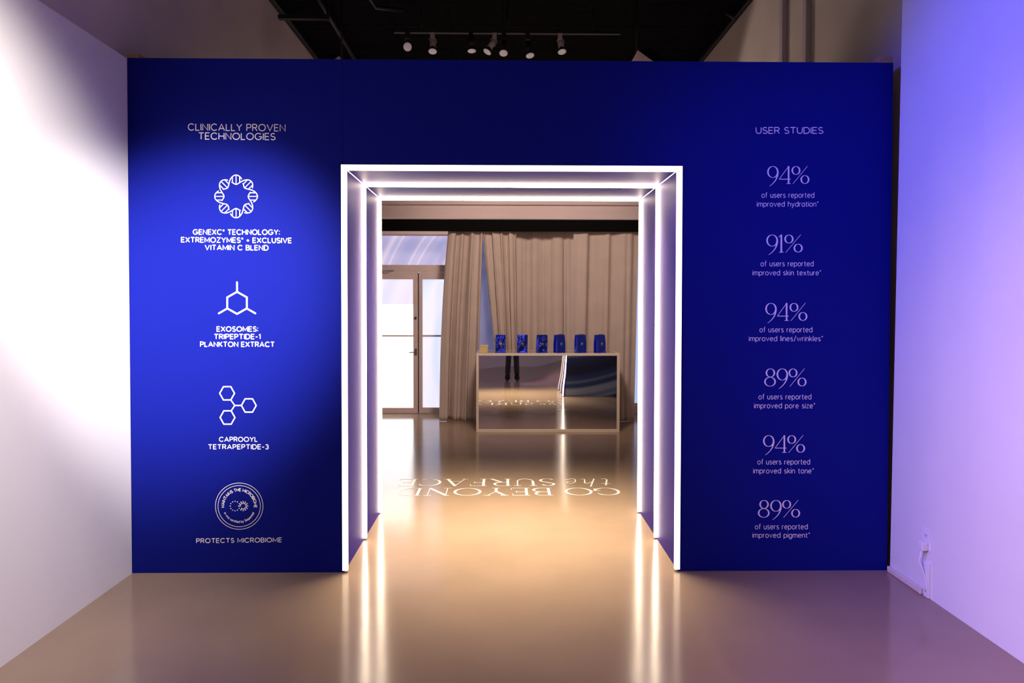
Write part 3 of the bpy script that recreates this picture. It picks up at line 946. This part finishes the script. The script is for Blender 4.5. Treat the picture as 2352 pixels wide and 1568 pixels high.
BAGS = [(1137.5, 1161, 5, 1.15, M_GOLD, 'left', 'leftmost blue foil gift bag, bright and crumpled, cord looped off its left side'),
        (1186, 1212, 7, 1.1, M_GOLD, 'front', 'second blue gift bag from the left, black cord hanging down over its emblem'),
        (1229.5, 1257.5, 14, 1.0, M_GOLD, 'side', 'third blue gift bag from the left, wrinkled front half dark half bright'),
        (1269, 1300.5, 30, 0.35, M_TEAL, 'top', 'fourth blue gift bag from the left, smooth with teal emblem, above the mirror glare'),
        (1318, 1347.5, 20, 0.3, M_TEAL, 'top', 'fifth blue gift bag from the left, smooth and dark with a teal emblem'),
        (1361.5, 1393, 28, 0.25, M_GOLD, 'top', 'rightmost blue gift bag, darkest of the row with a copper emblem')]
for i, (a, c, rot, cr, em, kind, lab) in enumerate(BAGS):
    yy = CY0 + 0.075
    pa, pc = at(a, 809, 1, yy), at(c, 809, 1, yy)
    t = tag(empty('gift_bag', ((pa.x + pc.x) / 2, yy, CZ), rad(rot)), lab, 'gift bag', 'row of blue gift bags on the counter')
    obj('bag_body', bag_body(20 + i, cr), M_BAG, t, True)
    bm = emblem_mesh()
    bmesh.ops.translate(bm, verts=bm.verts, vec=(0, -0.064 if cr > 0.5 else -0.0455, 0.118))
    obj('emblem', bm, em, t)
    for c_ in cord(kind):
        o = tubeobj('handle', [(p[0], p[1] - (0.018 if cr > .5 else 0), p[2]) for p in c_], 0.0026, M_CORD, t, 8)
    if kind == 'top':
        pass

# ------------------------------------------------------------------ curtains and their black valance
vy = 8.28
box_v = bmesh.new()
bx(box_v, OL + 0.005, OR - 0.005, vy, vy + 0.025, at(1170, 531, 1, vy).z, at(1170, 504, 1, vy).z, 0.004)
o = obj('curtain_valance', box_v, M_VALANCE)
tag(o, 'long black valance box running across the far room above the curtains', 'curtain valance')
ZV = at(1170, 531, 1, vy).z


def curtain(label, top, bottom, y0, amp, folds, seed, pull=0.0):
    """top / bottom: world x extents; folds run between them"""
    rnd = random.Random(seed)
    n, m = 240, 40
    ph = [rnd.uniform(0, 6.28) for _ in range(5)]
    bm = bmesh.new()
    rows = []
    for j in range(m + 1):
        f = j / m
        z = 0.006 + (ZV + 0.05 - 0.006) * f
        g = (1 - f)
        row = []
        for i in range(n + 1):
            u = i / n
            xl = bottom[0] + (top[0] - bottom[0]) * (f ** (1.0 + pull))
            xr = bottom[1] + (top[1] - bottom[1]) * f
            x = xl + (xr - xl) * u
            w = sum(math.sin(2 * pi * folds * u * k_ + ph[q] + 0.9 * g * math.sin(3 * u + q)) * a_ for q, (k_, a_) in enumerate(((1.0, 0.6), (0.43, 0.55), (1.83, 0.32), (2.9, 0.14))))
            w = math.copysign(abs(w) ** 0.8, w)
            am = amp * (0.75 + 0.45 * g)
            flare = -0.05 * max(0, g - 0.9) * 10 * (0.5 + 0.5 * math.sin(9 * u + seed))
            row.append(bm.verts.new((x + 0.35 * am * math.cos(2 * pi * folds * u + ph[1]), y0 + am * w + flare * 0.5, z)))
        rows.append(row)
    for j in range(m):
        for i in range(n):
            bm.faces.new((rows[j][i], rows[j][i + 1], rows[j + 1][i + 1], rows[j + 1][i]))
    o = obj('curtain', bm, M_CURTAIN, None, True)
    md = o.modifiers.new('cloth', 'SOLIDIFY')
    md.thickness = 0.004
    return tag(o, label, 'curtain', 'beige curtains across the far room')


def cx_(u, v=700, y=8.45):
    return at(u, v, 1, y).x


curtain('beige curtain beside the glazed door, its foot flaring on the floor', (cx_(1033), cx_(1108)), (cx_(1014), cx_(1092)), 8.39, 0.05, 3.6, 3, 1.2)
curtain('tightly gathered beige curtain pulled sideways left of the middle, behind the left gift bags', (cx_(1106), cx_(1184)), (cx_(1156), cx_(1190)), 8.38, 0.046, 4.2, 8, -0.2)
curtain('wide beige curtain hanging behind the middle of the counter', (cx_(1178), cx_(1330)), (cx_(1182), cx_(1330)), 8.52, 0.042, 3.2, 5)
curtain('beige curtain behind the right end of the counter, edged by bright window light', (cx_(1316), cx_(1464)), (cx_(1312), cx_(1455)), 8.38, 0.036, 3.1, 13)

# ------------------------------------------------------------------ ceiling: lighting track and its seven lamps
TY = 6.3
zr = at(1170, 74, 1, TY).z
xa, xb = at(905, 74, 1, TY).x, at(1425, 74, 1, TY).x
tr = tag(empty('lighting_track', ((xa + xb) / 2, TY, zr)), 'black lighting track hung under the dark tin ceiling', 'lighting track')
box('rail', xa - tr.location.x, xb - tr.location.x, -0.018, 0.018, -0.016, 0.016, M_BLACK, tr)
for k in (0.12, 0.5, 0.88):
    xx = xa + (xb - xa) * k - tr.location.x
    tubeobj('hanger', [(xx, 0, 0.01), (xx, 0, CE - zr)], 0.008, M_BLACK, tr, 8)
box('junction_box', xa + 0.10 - tr.location.x, xa + 0.22 - tr.location.x, -0.05, 0.05, 0.02, 0.12, M_BLACK, tr, 0.006)
LAMPS = [(936, 107.6, 78, (0.02, -0.97, -0.26), M_BLACK, 'black', 'black track lamp at the left end, its round face turned to the viewer'),
         (993.6, 118, 78, (0.02, -0.30, -0.95), M_LAMPWHITE, 'white', 'ivory track lamp second from the left, pointing straight down'),
         (1083.6, 117, 78, (0.06, -0.10, -0.98), M_BLACK, 'black', 'black track lamp third from the left pointing down'),
         (1119, 119, 80, (-0.45, -0.22, -0.86), M_LAMPWHITE, 'white', 'ivory track lamp leaning over to the left near the middle of the track'),
         (1156.5, 122, 79, (-0.02, -0.42, -0.9), M_BLACK, 'black', 'black track lamp just right of the leaning ivory lamp'),
         (1217.6, 127.6, 79, (0.16, -0.26, -0.95), M_BLACK, 'black', 'black track lamp hanging lowest, second from the right'),
         (1291, 119, 78, (0.12, -0.28, -0.95), M_LAMPWHITE, 'white', 'ivory track lamp at the right end with a wire yoke')]
for u, v_, tv, ax, m, colr, lab in LAMPS:
    axis = Vector(ax).normalized()
    face = at(u, v_, 1, TY - 0.02)
    length = 0.165 if u > 950 else 0.12
    tail = face - axis * length
    base = Vector((tail.x if u != 1119 else tail.x - 0.0, TY, zr))
    t = tag(empty('track_lamp', base), lab, 'track lamp', 'lamps on the ceiling track')
    L = lambda p: (Vector(p) - base)
    box('adapter', -0.022, 0.022, -0.02, 0.02, -0.075, -0.012, m, t, 0.003)
    bm = bmesh.new()
    y_a, y_b = Vector((0.0, 0, -0.07)), L(tail + axis * 0.07)
    side = axis.cross(Vector((0, 1, 0.3))).normalized() * 0.036
    tube(bm, [y_a, y_a + side + Vector((0, 0, -0.008)), L(tail + axis * 0.03) + side, y_b + side], 0.004, 6)
    tube(bm, [y_a, y_a - side + Vector((0, 0, -0.008)), L(tail + axis * 0.03) - side * 0.9, ], 0.004, 6)
    obj('yoke', bm, m, t, True)
    bm = bmesh.new()
    tube(bm, [L(tail), L(tail + axis * 0.004), L(tail + axis * (length - 0.045)), L(tail + axis * (length - 0.044))], [0.020, 0.028, 0.030, 0.026], 20)
    obj('lamp_body', bm, m, t, True)
    bm = bmesh.new()
    tube(bm, [L(tail + axis * (length - 0.048)), L(tail + axis * (length - 0.03)), L(face - axis * 0.004), L(face)], [0.026, 0.032, 0.047, 0.047], 24)
    obj('bezel', bm, M_BLACK, t, True)
    bm = bmesh.new()
    tube(bm, [L(face - axis * 0.001), L(face + axis * 0.002), L(face + axis * 0.006), L(face + axis * 0.008)], [0.042, 0.042, 0.028, 0.006], 24)
    obj('lens', bm, M_LENS, t, True)

# hanging black cabinets near the side walls
for u, v_, sx, lab in ((1465, 114, 1, 'black hung loudspeaker with a pale lower face, right of the track lamps'),
                       (779, 127.5, -1, 'black hung loudspeaker left of the track lamps, only a sliver of its pale face showing')):
    s1, s2, s3 = 0.676, 0.975, 0.77
    ya = 5.7
    P0 = at(u, v_, 1, ya)
    a_ = Vector((.83 * s1 * sx, 1.09 * s1, .56 * s1)).normalized()
    b_ = Vector((.75 * s2 * sx, -.23 * s2, -.66 * s2)).normalized()
    c_ = a_.cross(b_) * (1 if a_.cross(b_).y > 0 else -1)
    la, lb, lc = 0.27, 0.42, 0.26
    t = tag(empty('hanging_loudspeaker', P0), lab, 'loudspeaker', 'hung loudspeakers')
    bm = bmesh.new()
    V = [bm.verts.new(a_ * (la * i) + b_ * (lb * j) + c_ * (lc * k)) for i in (0, 1) for j in (0, 1) for k in (0, 1)]
    for q in ((0, 1, 3, 2), (4, 6, 7, 5), (0, 4, 5, 1), (2, 3, 7, 6), (0, 2, 6, 4), (1, 5, 7, 3)):
        bm.faces.new([V[i] for i in q])
    obj('cabinet', bm, M_BLACK, t)
    bm = bmesh.new()
    e_ = -a_ * 0.004
    q = [e_ + b_ * 0.004 + c_ * 0.004, e_ + b_ * (lb - 0.004) + c_ * 0.004, e_ + b_ * (lb - 0.004) + c_ * (lc - 0.004), e_ + b_ * 0.004 + c_ * (lc - 0.004)]
    lo = [bm.verts.new(p) for p in q]
    hi = [bm.verts.new(p + a_ * 0.003) for p in q]
    bm.faces.new(lo)
    bm.faces.new(hi[::-1])
    for i in range(4):
        bm.faces.new((lo[i], lo[(i + 1) % 4], hi[(i + 1) % 4], hi[i]))
    obj('front_panel', bm, M_PALE, t)
    top = a_ * la * 0.5 + c_ * lc * 0.5
    tubeobj('hanger', [top, Vector((top.x, top.y, CE - P0.z))], 0.008, M_BLACK, t, 8)

# pipes, bars and cables under the ceiling
tag(tubeobj('ceiling_pipe', [(at(733, 2, 2, 4.5).x, 5.2, 4.5), (at(733, 2, 2, 4.5).x, 7.9, 4.5)], 0.022, M_BLACK), 'black pipe running away along the left of the dark ceiling', 'pipe')
tag(tubeobj('ceiling_pipe', [(at(845, 0, 2, 4.5).x, 5.0, 4.56), (at(845, 0, 2, 4.5).x, 6.0, 4.56), (at(845, 0, 2, 4.5).x + 0.03, 6.12, 4.54), (at(845, 0, 2, 4.5).x + 0.3, 6.16, 4.53)], 0.02, M_BLACK), 'black conduit that turns towards the lighting track', 'pipe')
p0, p1 = at(641, 41, 1, 5.6), at(756, 35, 1, 5.6)
bm = bmesh.new()
bx(bm, p0.x, p1.x, 5.57, 5.61, p0.z - 0.018, p0.z + 0.018)
bx(bm, p1.x - 0.02, p1.x, 5.58, 5.60, p0.z, CE)
tag(obj('support_bar', bm, M_BLACK), 'black horizontal bar sticking out by the left ceiling edge', 'bar')
cp = [at(u, v_, 0, OL + 0.02) for u, v_ in ((640, 2), (660, 32), (682, 58), (698, 88), (712, 102), (724, 104))]
tag(tubeobj('ceiling_cable', cp, 0.004, M_PIPE, None, 6), 'thin grey cable sagging along the left edge of the black ceiling', 'cable')
for nm, x0, x1, lab in (('trim_4', OL, OL + 0.06, 'black edge moulding along the left side of the ceiling'), ('trim_5', OR - 0.05, OR, 'black edge moulding along the right side of the ceiling')):
    bm = bmesh.new()
    bx(bm, x0, x1, 3.7, YB, CE - 0.06, CE, 0.01)
    struct(obj(nm, bm, M_BLACK), lab)
p0 = at(1689, 40, 0, OR - 0.03)
bm = bmesh.new()
tube(bm, [p0 + Vector((-0.10, 0, 0.05)), p0 + Vector((-0.02, 0, 0.0)), p0 + Vector((0.0, 0, -0.005)), p0 + Vector((0.01, 0, -0.01))], [0.018, 0.022, 0.03, 0.028], 14)
tag(obj('pipe_clamp', bm, M_BLACK, None, True), 'small black clamp at the right ceiling edge', 'clamp')
# two pale conduits on the right rear wall
for u, lab in ((1797, 'pale vertical conduit on the rear right wall, the left one of two'), (1851, 'pale vertical conduit on the rear right wall, nearer the violet wall')):
    p0 = at(u, 70, 0, OR - 0.03)
    o = box('wall_conduit', OR - 0.045, OR - 0.001, p0.y - 0.03, p0.y + 0.03, 0.0, CE - 0.07, M_PIPE, None, 0.006)
    tag(o, lab, 'conduit', 'conduits on the rear right wall')
# timber studs whose ends peep over the blue wall
for u0, u1, v_, lab in ((295, 318, 121.5, 'raw timber stud peeping over the left end of the blue wall'), (2017, 2051, 130, 'raw timber stud peeping over the right end of the blue wall')):
    y_ = W + 0.055
    pa, pb = at(u0, v_, 1, y_), at(u1, v_, 1, y_)
    o = box('timber_stud', pa.x, pb.x, y_, y_ + 0.09, 0, pa.z, M_WOOD, None, 0.003)
    tag(o, lab, 'timber stud', 'studs behind the blue wall')

# ------------------------------------------------------------------ socket on the right wall
RX = 2.303
a_, b_ = at(2121, 1208, 0, RX), at(2139, 1270, 0, RX)
yc = (a_.y + b_.y) / 2
hw = 0.036
out = tag(empty('wall_socket', (RX, yc, a_.z - 0.06)), 'white wall socket low on the violet wall', 'wall socket')
box('face_plate', -0.005, -0.0003, -hw, hw, -0.058, 0.058, M_PLASTIC, out, 0.0015)
bm = bmesh.new()
bx(bm, -0.008, -0.004, -0.017, 0.017, 0.006, 0.034, 0.002)
obj('receptacle', bm, M_PLASTIC, out)
bm = bmesh.new()
for y_, z0_, z1_ in ((-0.006, 0.018, 0.028), (0.006, 0.018, 0.028), (0.0, 0.009, 0.013)):
    bx(bm, -0.0086, -0.0079, y_ - 0.0014, y_ + 0.0014, z0_, z1_)
obj('slot', bm, M_DARKSLOT, out)
pz = a_.z - 0.06
ad = tag(empty('power_adapter', (RX, yc, pz - 0.03)), 'white plug adapter hanging from the low wall socket, its cord dropping to the floor', 'power adapter')
box('adapter_body', -0.040, -0.0055, -0.017, 0.017, -0.030, 0.018, M_PLASTIC, ad, 0.005)
cz_ = pz - 0.03
tubeobj('cord', [(-0.030, 0.0, -0.026), (-0.034, 0.012, -0.09), (-0.018, -0.005, -0.16), (-0.012, -0.01, -0.20), (-0.012, -0.01, -cz_ + 0.03)], 0.0045, M_PLASTIC, ad, 8)
rw = box('cable_cover', RX - 0.012, RX - 0.0002, yc - 0.030, yc + 0.010, 0.002, pz - 0.12, M_PLASTIC, None, 0.002)
tag(rw, 'white vertical cable cover below the wall socket', 'cable cover')

# ------------------------------------------------------------------ the person whose dark trousers show in the mirror


def skin(name, verts, edges, radii, m, parent=None, root=0, sub=2):
    me = bpy.data.meshes.new(name)
    me.from_pydata(verts, edges, [])
    o = bpy.data.objects.new(name, me)
    COL.objects.link(o)
    me.materials.append(m)
    md = o.modifiers.new('skin', 'SKIN')
    md.use_smooth_shade = True
    for i, sv in enumerate(me.skin_vertices[0].data):
        r = radii[i]
        sv.radius = r if isinstance(r, tuple) else (r, r)
        sv.use_root = (i == root)
    sb = o.modifiers.new('sub', 'SUBSURF')
    sb.levels = sb.render_levels = sub
    if parent:
        o.parent = parent
    return o


PX, PY = 0.20, -0.42
per = tag(empty('person', (PX, PY, 0)), 'person in dark clothes facing the tunnel, dark trousers seen in the counter mirror', 'person')
V, E, R = [], [], []


def add(p, r, link=None):
    V.append(p)
    R.append(r)
    if link is not None:
        E.append((link, len(V) - 1))
    return len(V) - 1


pel = add((0, 0, 0.95), (0.15, 0.11))
wa = add((0, 0, 1.08), (0.13, 0.10), pel)
ch = add((0, 0.005, 1.27), (0.15, 0.11), wa)
sh_ = add((0, 0, 1.40), (0.11, 0.085), ch)
n0 = add((0, 0.0, 1.455), (0.062, 0.056), sh_)
nk = add((0, 0.005, 1.505), 0.048, n0)
jaw = add((0, 0.022, 1.555), (0.060, 0.074), nk)
hd = add((0, 0.008, 1.64), (0.086, 0.104), jaw)
tp = add((0, 0.0, 1.71), (0.070, 0.086), hd)
add((0, 0.118, 1.605), 0.014, hd)                     # nose
for sx in (1, -1):
    er = add((sx * 0.086, -0.005, 1.615), 0.014, hd)   # ear
    s1 = add((sx * 0.17, 0, 1.41), 0.058, sh_)
    el = add((sx * 0.235, -0.02, 1.14), 0.042, s1)
    wr = add((sx * 0.245, 0.07, 0.90), 0.028, el)
    pm = add((sx * 0.243, 0.10, 0.83), (0.036, 0.018), wr)
    for k, (fy, ln) in enumerate(((0.033, 0.070), (0.011, 0.078), (-0.011, 0.072), (-0.031, 0.058))):
        kn = add((sx * 0.243, 0.115 + fy * 0.9, 0.785), 0.0088, pm)
        k2 = add((sx * 0.238, 0.120 + fy, 0.785 - ln * 0.5), 0.0082, kn)
        add((sx * 0.226, 0.118 + fy, 0.785 - ln), 0.0072, k2)
    th = add((sx * 0.235, 0.142, 0.845), 0.010, wr)
    add((sx * 0.228, 0.165, 0.805), 0.009, th)
    hp = add((sx * 0.09, 0, 0.88), 0.088, pel)
    kn = add((sx * 0.105, 0.015, 0.49), 0.056, hp)
    an = add((sx * 0.115, -0.01, 0.09), 0.036, kn)
    he = add((sx * 0.118, 0.03, 0.045), 0.036, an)
    add((sx * 0.130, 0.15, 0.032), 0.028, he)
skin('body', V, E, R, M_SKIN, per)
V, E, R = [], [], []
pel = add((0, 0, 0.97), (0.162, 0.122))
add((0, 0, 1.06), (0.148, 0.112), pel)
for sx in (1, -1):
    hp = add((sx * 0.09, 0, 0.87), 0.105, pel)
    kn = add((sx * 0.107, 0.015, 0.49), 0.082, hp)
    an = add((sx * 0.116, -0.005, 0.10), 0.074, kn)
    add((sx * 0.117, 0.0, 0.035), 0.074, an)
skin('trousers', V, E, R, M_BLACKFABRIC, per)
V, E, R = [], [], []
h0 = add((0, 0, 0.90), (0.178, 0.138))
wa = add((0, 0, 1.04), (0.165, 0.126), h0)
ch = add((0, 0.005, 1.27), (0.168, 0.128), wa)
sh_ = add((0, 0, 1.405), (0.125, 0.10), ch)
add((0, 0.0, 1.465), 0.066, sh_)
for sx in (1, -1):
    s1 = add((sx * 0.175, 0, 1.405), 0.072, sh_)
    el = add((sx * 0.24, -0.02, 1.14), 0.058, s1)
    add((sx * 0.246, 0.045, 0.95), 0.046, el)
    add((sx * 0.247, 0.065, 0.905), 0.042, len(V) - 1)
skin('shirt', V, E, R, M_SHIRT, per)
V, E, R = [], [], []
a0 = add((0, -0.012, 1.735), (0.088, 0.098))
a1 = add((0, -0.045, 1.66), (0.102, 0.088), a0)
add((0, -0.055, 1.57), (0.084, 0.062), a1)
skin('hair', V, E, R, M_HAIR, per)
for sx in (1, -1):
    V, E, R = [], [], []
    he = add((sx * 0.117, -0.03, 0.048), 0.044)
    md_ = add((sx * 0.122, 0.08, 0.044), (0.042, 0.040), he)
    add((sx * 0.132, 0.175, 0.034), (0.038, 0.030), md_)
    skin('shoe', V, E, R, M_BLACK, per)
    bm = bmesh.new()
    bmesh.ops.create_uvsphere(bm, u_segments=12, v_segments=8, radius=0.011)
    bmesh.ops.translate(bm, verts=bm.verts, vec=(sx * 0.030, 0.083, 1.632))
    obj('eye', bm, M_DARKSLOT, per, True)
bm = bmesh.new()
tube(bm, [(-0.022, 0.082, 1.574), (0.0, 0.090, 1.572), (0.022, 0.082, 1.574)], [0.003, 0.006, 0.003], 8)
obj('mouth', bm, mat('lips', (0.42, 0.18, 0.15), 0.5), per, True)
